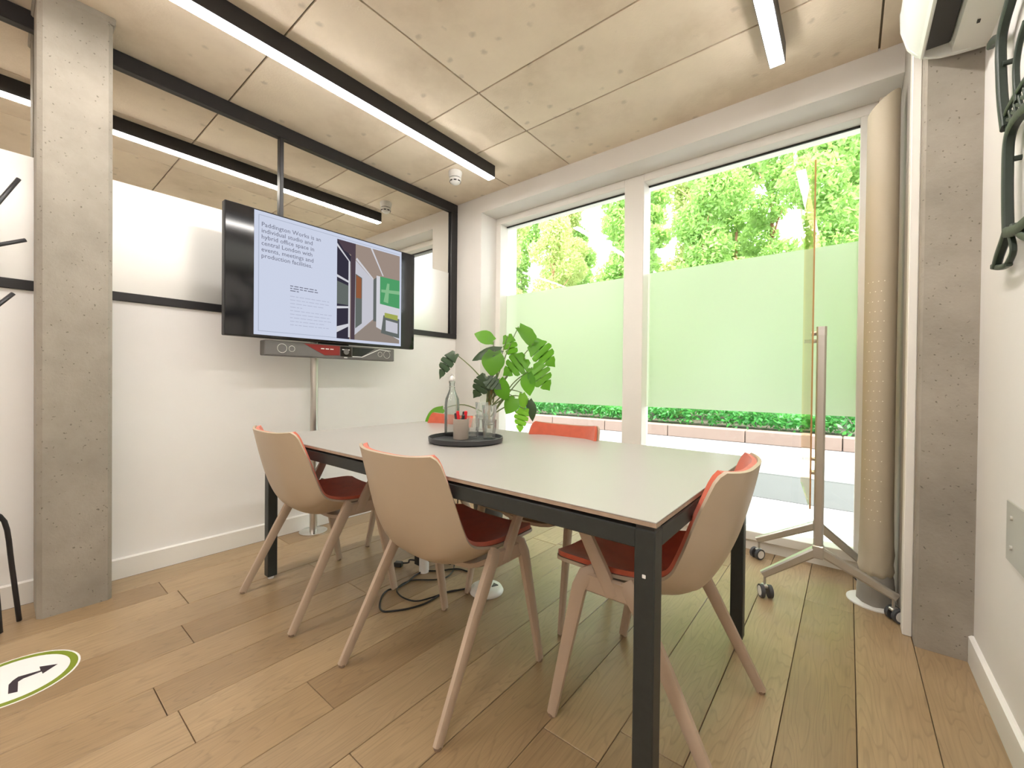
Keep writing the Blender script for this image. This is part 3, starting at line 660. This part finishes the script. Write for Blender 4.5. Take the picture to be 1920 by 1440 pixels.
for i, (dx, dy, tx, ty, L, mt, lab) in enumerate([(-.012, .004, -.10, -.05, .128, 'redp', 'red-capped marker leaning towards the bottle in the pen cup'), (.016, .008, .12, .03, .130, 'redp', 'red-capped marker leaning towards the glasses in the pen cup'),
        (.002, .012, .02, .08, .126, 'blackp', 'black-capped marker in the middle of the pen cup'), (-.018, -.012, -.16, 0, .118, 'blackp', 'thin black marker at the rim of the pen cup'), (.018, -.012, .15, -.04, .114, 'blackp', 'short black marker beside the red caps')]):
    o = thing('marker_pen', (pc_.x+dx*.6, pc_.y+dy*.6, ZT+.0075), 0, lab, 'marker pen', 'markers in the pen cup'); o.rotation_euler = (-ty, tx, 0)
    obj('barrel', lathe([(0, 0), (.0068, 0), (.0068, .09), (0, .09)], 12), 'plastic' if mt == 'redp' else 'blackp', o, smooth=True, angle=40)
    obj('cap', lathe([(0, .086), (.0082, .086), (.0078, L-.003), (.005, L), (0, L)], 12), mt, o, smooth=True, angle=40)
def tumbler():
    b = bmesh.new(); seg = 24
    def R(r, i, facet): return r*(1-.05*facet*(i % 2))
    prof = [(0, 0, 0), (.027, 0, 0), (.029, .006, 1), (.031, .035, 1), (.035, .055, 1), (.036, .094, 0), (.0338, .094, 0), (.033, .056, 0), (.0285, .036, 0), (.0265, .012, 0), (0, .012, 0)]
    rings = []
    for r_, z, fc in prof:
        rings.append([b.verts.new((0, 0, z))] if r_ == 0 else [b.verts.new((R(r_, i, fc)*math.cos(2*math.pi*i/seg), R(r_, i, fc)*math.sin(2*math.pi*i/seg), z)) for i in range(seg)])
    for A, B in zip(rings, rings[1:]):
        for i in range(seg):
            j = (i+1) % seg
            if len(A) == 1: b.faces.new((A[0], B[i], B[j]))
            elif len(B) == 1: b.faces.new((A[i], A[j], B[0]))
            else: b.faces.new((A[i], A[j], B[j], B[i]))
    return b
tm = None
for i, (x, y, z, lab) in enumerate([(g1_.x, g1_.y, 0, 'clear faceted tumbler under the upper glass of the front stack'), (g1_.x, g1_.y, .070, 'clear faceted tumbler nested on top of the front stack'),
        (g2_.x, g2_.y, 0, 'clear faceted tumbler under the rear stack'), (g2_.x, g2_.y, .070, 'clear faceted tumbler nested on top of the rear stack'), (g3_.x, g3_.y, 0, 'single clear faceted tumbler between pen cup and stacked glasses')]):
    if tm is None: o = tm = obj('tumbler', tumbler(), 'tumbler')
    else: o = tm.copy(); COL.objects.link(o)
    o.location = (x, y, ZT + z); tag(o, lab, 'glass', 'tumblers on the tray')

# ================================================================== MONSTERA
def leaf_mesh(kind, seed):
    rg = random.Random(seed); b = bmesh.new()
    # midrib along +y from 0 to 1; half widths with fingers
    def half(s):
        pts = []
        if kind == 'split':
            env = lambda t: .50*math.sin(math.pi*min(1, (t+.10)/1.12)**.80)
            pts = [(0, .06), (.12, -.07), (.30, -.04)]
            k = 4
            for i in range(k):
                t0 = .10+.84*i/k; t1 = t0+.84/k
                pts += [(env(t0+.03)*.97, t0+.03), (env((t0+t1)/2)*1.03, (t0+t1)/2+.03), (env(t1-.03)*.95, t1-.018)]
                if i < k-1: pts += [(env(t1)*rg.uniform(.16, .34), t1-.05)]
            pts += [(0, 1.03)]
        else:
            for i in range(15):
                t = i/14; pts.append((.46*math.sin(math.pi*min(1, (t*.93+.07)))**.85 if t < 1 else 0, -.06+1.07*t if t > 0 else .04))
            pts[0] = (0, .04); pts[1] = (.22, -.05)
        return [(s*x, y) for x, y in pts]
    for s in (-1, 1):
        P = half(s); n = len(P)
        vs_ = []
        for x, y in P:
            z = .16*abs(x) - .30*y*y + .02*rg.uniform(-1, 1)
            vs_.append(b.verts.new((x, y, z)))
        rib = [b.verts.new((0, max(.04, min(1.02, y)), -.30*max(.04, min(1.02, y))**2)) for x, y in P]
        for i in range(n-1):
            q = [vs_[i], vs_[i+1], rib[i+1], rib[i]]
            if (q[2].co-q[3].co).length < 1e-4: q = [vs_[i], vs_[i+1], rib[i]]
            try: b.faces.new(q if s > 0 else q[::-1])
            except ValueError: pass
    bmesh.ops.remove_doubles(b, verts=b.verts, dist=.0015)
    return b
PBX, PBY = -2.10, 2.34
PD = Vector((PBX, PBY, 0)).dot(f_)     # how far the plant stands from the camera
mo = thing('monstera_plant', (PBX, PBY, 0), 0, 'tall monstera plant with split leaves in the window corner', 'plant')
obj('pot', lathe([(0, 0), (.105, 0), (.125, .20), (.13, .26), (.12, .26), (.115, .22), (0, .22)], 28), 'pot', mo, smooth=True, angle=40)
obj('soil', lathe([(0, .235), (.117, .235)], 20), 'soil', mo)
obj('stem', tube(catmull([(0, 0, .22), (.01, .01, .5), (-.01, .0, .75), (.01, .0, .93), (.015, 0, 1.0)], 5), .013, 8), 'stemb', mo, smooth=True)
# leaf: base pixel (stalk end), tip pixel, depth offset of base/tip along the room's y, width factor, kind, material
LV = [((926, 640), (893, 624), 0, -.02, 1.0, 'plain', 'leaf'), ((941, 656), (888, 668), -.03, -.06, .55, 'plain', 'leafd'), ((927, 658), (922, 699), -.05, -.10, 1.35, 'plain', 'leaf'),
      ((952, 630), (963, 673), .05, .02, .75, 'split', 'leaf'), ((972, 613), (1012, 648), .06, .04, .85, 'plain', 'leaf'), ((1000, 645), (1037, 682), .06, .02, 1.05, 'split', 'leaf'),
      ((985, 672), (949, 699), .0, -.05, 1.15, 'split', 'leaf'), ((998, 689), (1030, 724), .03, -.02, 1.25, 'split', 'leaf'), ((990, 698), (990, 737), .0, -.04, 1.0, 'plain', 'leaf'),
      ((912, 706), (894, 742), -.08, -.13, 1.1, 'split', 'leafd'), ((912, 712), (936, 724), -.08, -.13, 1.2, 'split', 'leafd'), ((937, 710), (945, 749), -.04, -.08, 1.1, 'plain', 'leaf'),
      ((966, 746), (952, 772), -.02, -.07, 1.25, 'plain', 'leaf'), ((979, 737), (983, 765), .02, -.01, .9, 'plain', 'leafy'), ((984, 767), (970, 805), .0, -.04, .95, 'split', 'leafy'),
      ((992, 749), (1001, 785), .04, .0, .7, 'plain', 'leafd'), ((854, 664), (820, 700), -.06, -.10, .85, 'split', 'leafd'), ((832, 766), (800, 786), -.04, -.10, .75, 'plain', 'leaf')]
for i, (pb, pt, d0, d1, wf_, kind, mt) in enumerate(LV):
    A = at_depth(*pb, PD+d0); B = at_depth(*pt, PD+d1)
    ax = B-A; L = ax.length*1.06; wf_ *= .76; yv = ax.normalized()
    to_cam = (Vector((0, 0, HC))-A).normalized()
    nrm = (to_cam + Vector((random.uniform(-.6, .6), random.uniform(-.6, .6), .45)))
    nrm = (nrm-yv*nrm.dot(yv)).normalized(); xv = yv.cross(nrm)
    lo = obj('leaf', leaf_mesh(kind, 100+i), mt, mo, smooth=True)
    Mx = Matrix(((xv.x*L*wf_, yv.x*L, nrm.x*L, A.x-PBX), (xv.y*L*wf_, yv.y*L, nrm.y*L, A.y-PBY), (xv.z*L*wf_, yv.z*L, nrm.z*L, A.z), (0, 0, 0, 1)))
    lo.data.transform(Mx)
    r0_ = Vector((random.uniform(-.02, .02), random.uniform(-.02, .02), .62+.02*i if A.z < 1.15 else .86+.006*i))
    a_ = A-Vector((PBX, PBY, 0))
    r0_.z = min(r0_.z, a_.z-.05)
    mid = r0_.lerp(a_, .55)+Vector((0, 0, .05 if A.z < 1.1 else .02))
    obj('leaf_stalk', tube(catmull([r0_, mid, a_+Vector((0, 0, .003))], 6), [.0055-.00022*k for k in range(13)], 6), 'stem', mo, smooth=True)

# ================================================================== CABLES AND POWER ON THE FLOOR
def fpts(px, z=.005): return [on(u, v, 'z', z) for u, v in px]
c1 = fpts([(882, 1102), (850, 1108), (830, 1113), (800, 1130), (770, 1140), (740, 1145), (718, 1146), (712, 1136), (716, 1118), (728, 1106), (745, 1102), (763, 1092), (780, 1078), (796, 1071), (825, 1070), (847, 1067), (862, 1067), (878, 1072)])
c2 = fpts([(882, 1104), (845, 1108), (810, 1120), (780, 1127), (755, 1120), (744, 1108), (750, 1098), (765, 1090), (780, 1087), (813, 1087), (835, 1083), (848, 1072), (852, 1058)])
c2.append(c2[-1]+Vector((0, .01, .10))); c2.append(c2[-1]+Vector((.0, .02, .50)))
def cord(name, pts, label, r_=.0042):
    sp = catmull(pts, 6); bm = tube(sp, r_, 7); o = obj(name, bm, 'cable', smooth=True, origin=center(bm)); return tag(o, label, 'cable')
cord('loose_cable', c1, 'black power cord looping across the floor to the white floor socket')
cord('thin_cable', c2, 'black cord rising from the floor loop to the table underside', .0036)
pk = on(912, 1108, 'z', 0)
pu = thing('floor_socket', (pk.x, pk.y, 0), .6, 'white oval floor socket with black outlet under the table', 'socket')
obj('body', lathe([(0, 0), (.082, 0), (.084, .006), (.075, .022), (.055, .030), (0, .032)], 32), 'plastic', pu, smooth=True, angle=50)
obj('outlet', prism([(.028, -.02), (.058, 0), (.034, .02)], 'z', .018, .0335), 'blackp', pu)
obj('cable_neck', tube([(-.06, -.01, .014), (-.10, -.02, .010)], [.011, .008], 8), 'cable', pu)
pp = on(795, 1072, 'z', 0)
po = thing('power_post', (pp.x, pp.y, 0), 0, 'short white power post with black plug on the floor', 'power post')
obj('body', lathe([(0, 0), (.026, 0), (.026, .085), (.02, .092), (0, .092)], 20), 'plastic', po, smooth=True, angle=40)
obj('plug', box(-.06, -.022, -.02, .02, .03, .085, .004), 'blackp', po)
a = on(787, 1057, 'z', .03)
cord('plug_lead', [(pp.x-.05, pp.y-.01, .05), (pp.x-.085, pp.y-.03, .05), on(765, 1055, 'z', .02), on(748, 1056, 'z', .012), on(736, 1058, 'z', .008)], 'short black lead with a plug lying beside the power post', .0045)
pg = on(747, 1058, 'z', .012); o = tag(obj('plug', box(-.022, .022, -.016, .016, -.012, .014, .004), 'blackp'), 'black plug lying on the floor under the table', 'plug'); o.location = (pg.x, pg.y, .012); o.rotation_euler = (0, 0, .5)
cord('usb_lead', [(pp.x+.022, pp.y+.005, .06), on(815, 1052, 'z', .03), on(832, 1055, 'z', .008), on(845, 1058, 'z', .006)], 'thin black lead ending beside the chair leg', .004)

# ================================================================== MOBILE GLASS BOARD
BN = Vector((-.10, 2.41, 0)); BF = Vector((-.120, 2.84, 0))
dv = (BF-BN).normalized(); sv = Vector((dv.y, -dv.x, 0))     # along the glass, and sideways (+x)
gb = thing('glass_board', (BN.x, BN.y, 0), 0, 'clear glass mobile board on an aluminium castor stand beside the window', 'glass board')
gl = Vector((-.026, 0, 0))
def slab(p0, p1, n, t, z0, z1):
    b = bmesh.new(); q = [p0-n*t, p1-n*t, p1+n*t, p0+n*t]
    A = [b.verts.new((p.x, p.y, z0)) for p in q]; B = [b.verts.new((p.x, p.y, z1)) for p in q]
    b.faces.new(A[::-1]); b.faces.new(B)
    for i in range(4): b.faces.new((A[i], A[(i+1) % 4], B[(i+1) % 4], B[i]))
    return b
g0 = Vector((-.127, 2.29, 0))-BN; g1 = Vector((-.203, 2.885, 0))-BN; dv = (g1-g0).normalized(); sv = Vector((dv.y, -dv.x, 0))
obj('glass_panel', slab(g0, g1, sv, .003, .475, 2.03), 'board', gb)
obj('glass_edge', slab(g0-dv*.0015, g0, sv, .0031, .475, 2.03), 'boardedge', gb)
castor_src = None
def castor(p, ang, parent):
    global castor_src
    o = bpy.data.objects.new('castor', None)
    if castor_src is None:
        bm = tube([(0, 0, .055), (0, 0, .095)], .0055, 8); bm = box(-.012, .012, -.02, .014, .045, .06, .004, bm=bm)
        body = obj('castor', bm, 'alu', parent, smooth=False)
        for s in (-1, 1):
            w_ = obj('wheel', tube([(s*.010, -.012, .031), (s*.026, -.012, .031)], .0305, 22), 'wheel', body, smooth=True, angle=40)
            h_ = obj('hub_cap', tube([(s*.0255, -.012, .031), (s*.0275, -.012, .031)], .0225, 18), 'hubw', body)
        castor_src = body
    else:
        body = copy_tree(castor_src, parent)
    body.location = p; body.rotation_euler = (0, 0, ang)
for base, zt, feet in ((BN, 1.30, [(-.305, 2.352), (.166, 2.47)]), (BF, 1.30, [(-.40, 2.84), (.055, 2.86)])):
    c = base-BN
    obj('post', tube([(c.x, c.y, .235), (c.x, c.y, zt-.04)], .0185, square=True, up=(0, 1, 0)), 'alu', gb)
    obj('post_cap', tube([(c.x, c.y, zt-.04), (c.x, c.y, zt)], .0195, square=True, up=(0, 1, 0)), 'steel', gb)
    for z in (.62, zt-.03): obj('clamp', tube([(c.x-.016, c.y, z), (c.x-(.040 if base is BN else .076), c.y, z)], .011, 10), 'steel', gb)
    obj('hub', box(c.x-.022, c.x+.022, c.y-.022, c.y+.022, .225, .285, .004), 'alu', gb)
    for k, (fx, fy) in enumerate(feet):
        e = Vector((fx-BN.x, fy-BN.y, .112)); s_ = Vector((c.x, c.y, .262)); d_ = (e-s_).normalized()
        obj('foot_leg', tube([s_, e+d_*.012], [.021, .016], square=True, up=(0, 0, 1), sx=1.05, sy=.8), 'alu', gb)
        castor(Vector((e.x, e.y, 0)), (.5, 2.2, -.6, 1.4)[k+(2 if base is BF else 0)], gb)

# ================================================================== COVERED POST IN THE CORNER
FX, FY = .112, 2.625
cp = thing('covered_post', (FX, FY, 0), 0, 'tall slim post wrapped in beige dotted fabric in the window corner', 'covered post')
obj('base_plate', lathe([(0, 0), (.108, 0), (.108, .006), (.1, .010), (0, .010)], 40), 'plastic', cp, smooth=True, angle=40)
def wavy(prof, seg, amp, seed):
    rg = random.Random(seed); b = bmesh.new(); rings = []
    ph = [rg.uniform(0, 6.28) for _ in range(4)]
    for r_, z in prof:
        k = amp*max(0, 1-z/.55)
        rings.append([b.verts.new(((r_*(1+k*(.5*math.sin(5*t+ph[0]+z*40)+.5*math.sin(9*t+ph[1]-z*55))))*math.cos(t)*.82, (r_*(1+k*(.5*math.sin(5*t+ph[0]+z*40)+.5*math.sin(9*t+ph[1]-z*55))))*math.sin(t), z)) for t in [2*math.pi*i/seg for i in range(seg)]])
    for A, B in zip(rings, rings[1:]):
        for i in range(seg): b.faces.new((A[i], A[(i+1) % seg], B[(i+1) % seg], B[i]))
    b.faces.new(rings[0][::-1]); b.faces.new(rings[-1])
    if prof[-1][1] > 2:
        for v in rings[-1]: v.co.z += v.co.x*.75 - .01          # the cover's mouth is cut at a slant
    return b
obj('liner', wavy([(.083, .0105), (.086, .05), (.083, .09), (.078, .13), (.070, .16)], 40, .05, 5), 'fabgrey', cp, smooth=True, angle=60)
obj('fabric_cover', wavy([(.060, .135), (.074, .145), (.081, .17), (.076, .20), (.080, .24), (.077, .28), (.076, .34), (.074, .42), (.073, .55), (.072, 1.0), (.072, 1.6), (.0725, 1.62), (.072, 2.2), (.0715, 2.36)], 40, .09, 9), 'fabric', cp, smooth=True, angle=60)
bm = bmesh.new()
for kz in range(26):
    z = .36+kz*.046
    for a in ((-2.45, -2.1, -1.75, -1.4) if kz % 2 else (-2.28, -1.93, -1.58)):
        r_ = .0735 if z < 1 else .0725; p = Vector((r_*math.cos(a)*.82, r_*math.sin(a), z)); nx = Vector((math.cos(a), math.sin(a)*.82, 0)).normalized(); tx = Vector((-nx.y, nx.x, 0))
        q = [bm.verts.new(p+nx*.0008+tx*(.0026*math.cos(i*1.047))+Vector((0, 0, .0026*math.sin(i*1.047)))) for i in range(6)]
        bm.faces.new(q)
do = obj('stitched_dots', bm, 'dot', cp); do['kind'] = 'stuff'

# ================================================================== SIDE WALL: AIR CONDITIONER, IRON BRACKET, PLATE
ac = thing('air_conditioner', (XR, 1.83, 2.27), 0, 'white wall-mounted air conditioner high on the side wall', 'air conditioner')
y0, y1 = -.43, .42
prof = [(0, 0), (0, .30), (-.19, .30), (-.222, .275), (-.235, .23), (-.232, .16), (-.212, .085), (-.185, .045), (-.176, .036), (-.168, .062), (-.098, .050), (-.092, .012), (-.03, .002)]
obj('body', prism([(a, b) for a, b in prof], 'y', y0, y1), 'acw', ac, smooth=True, angle=35)
obj('end_cap', prism([(0, -.001), (0, .301), (-.19, .301), (-.224, .276), (-.237, .23), (-.234, .16), (-.214, .083), (-.187, .042), (-.155, .022), (-.12, .010), (-.08, .004), (-.03, 0)], 'y', y1-.002, y1+.012), 'acw', ac, smooth=True, angle=35)
obj('outlet', box(-.166, -.100, y0+.03, y1-.03, .037, .058), 'acd', ac)
obj('flap', prism([(-.184, .038), (-.176, .026), (-.170, .024), (-.166, .028), (-.170, .034), (-.178, .040)], 'y', y0+.03, y1+.004), 'acw', ac, smooth=True, angle=35)
for z in (.036, .043): obj('slat', box(-.164, -.102, y0+.03, y1-.03, z-.001, z), 'blackp', ac)
obj('screw_cover', box(-.052, -.044, .26, .275, .0, .006, .001), 'blackp', ac)
# cast-iron bracket (shapes traced on the wall plane)
ib = thing('cast_iron_bracket', (XR, 2.0, 1.43), 0, 'ornate dark green cast-iron bracket hung on the side wall', 'iron bracket')
XI = XR-.026
def W2(u, v): p = on(u, v, 'x', XI); return Vector((p.x-XR, p.y-2.0, p.z-1.43))
def bar(name, px, r_, sx=.8, sy=1.0, k=5, rads=None):
    pts = catmull([W2(*p) for p in px], k) if len(px) > 2 else [W2(*p) for p in px]
    return obj(name, tube(pts, r_, square=True, up=(1, 0, 0), sx=sx, sy=sy), 'iron', ib, smooth=True, angle=40)
bar('outer_bar', [(1905, -90), (1900, -20), (1884, 40), (1877, 80), (1877, 130), (1880, 190), (1886, 240)], .0135)
bar('spur', [(1878, 70), (1866, 74), (1858, 85)], .012)
bar('outer_bar', [(1960, 175), (1922, 205), (1900, 235), (1891, 270), (1889, 330), (1889, 385), (1890, 430)], .0135)
bar('lattice_rail', [(1880, 245), (1886, 215), (1904, 180), (1930, 140), (1960, 110)], .007)
for i in range(7):
    u = 1884+i*9; v = 232-i*14
    bar('lattice_bar', [(u-4, v+6), (u+9, v+8)], .0045); bar('lattice_bar', [(u, v-10), (u+6, v+16)], .0045)
bar('foot', [(1890, 430), (1884, 450), (1874, 478), (1868, 500)], .012)
bar('foot', [(1890, 495), (1900, 470), (1895, 440)], .008)
bar('toe', [(1862, 500), (1878, 501), (1893, 494)], .008)
bar('brace', [(1890, 435), (1910, 430), (1940, 405), (1975, 370)], .015)
bar('brace', [(1900, 425), (1918, 440), (1950, 452)], .010)
bar('inner_bar', [(1924, 40), (1912, 80), (1905, 130), (1908, 190)], .008)
for p in [(1880, 120), (1890, 300)]:
    q = W2(*p); obj('wall_stud', tube([(q.x, q.y, q.z), (0, q.y, q.z)], .008, 8), 'iron', ib)
wp = thing('socket_plate', (XR, 1.79, .612), 0, 'brushed metal cover plate with two screws on the side wall', 'cover plate')
obj('plate', box(-.006, 0, -.12, .092, -.088, .088, .002), 'plate', wp)
for z in (.045, -.04): obj('screw', tube([(-.005, .035, z), (-.011, .035, z)], .007, 12), 'plate', wp)

# ================================================================== FLOOR STICKER
so = thing('floor_sticker', (-2.195, .04, .0006), 0, 'round white floor sticker with green rim and bent black arrow', 'sticker')
obj('rim', lathe([(0, 0), (.160, 0), (.160, .0006), (0, .0006)], 48), 'swhite', so)
obj('green_ring', lathe([(.134, .0006), (.154, .0006), (.154, .0009), (.134, .0009)], 48), 'sgreen', so)
def fp(u, v): p = on(u, v, 'z', .0015); return Vector((p.x+2.195, p.y-.04, .0))
ar = [fp(*p) for p in [(15, 1301), (16, 1284), (24, 1276), (34, 1269), (76, 1257), (74, 1250), (108, 1245), (80, 1263), (78, 1259), (44, 1272), (34, 1278), (33, 1297)]]
bm = bmesh.new(); A = [bm.verts.new((p.x, p.y, .0007)) for p in ar]; B = [bm.verts.new((p.x, p.y, .0012)) for p in ar]
bm.faces.new(B); bm.faces.new(A[::-1])
for i in range(len(ar)): bm.faces.new((A[i], A[(i+1) % len(ar)], B[(i+1) % len(ar)], B[i]))
obj('arrow', bm, 'sblack', so)

# ================================================================== COAT STAND (mostly out of frame)
cs = thing('coat_stand', (-2.57, -.07, 0), 0, 'black metal coat stand with angled pegs beside the pillar', 'coat stand')
obj('pole', lathe([(0, .30), (.014, .30), (.014, 1.80), (.010, 1.81), (0, 1.81)], 14), 'blackmetal', cs, smooth=True, angle=40)
for k, (dx, dy) in enumerate([(-.128, .136), (-.055, .085), (.17, .05), (.06, -.17), (-.14, -.10)]):
    obj('leg', tube(catmull([(0, 0, .52), (dx*.22, dy*.3, .505), (dx*.45, dy*.70, .45), (dx*.72, dy*.85, .25), (dx, dy, .006)], 4), .0085, 8), 'blackmetal', cs, smooth=True)
for (z0, dy, z1) in [(1.53, .132, 1.823), (1.497, .15, 1.583), (1.20, .118, 1.362), (1.45, -.14, 1.72), (1.25, -.15, 1.50)]:
    obj('peg', tube([(0, 0, z0), (-.03, dy, z1)], .0075, 8), 'blackmetal', cs, smooth=True)
    obj('peg', tube([(0, 0, z0+.03), (.12, dy*.3, z1)], .0075, 8), 'blackmetal', cs, smooth=True)
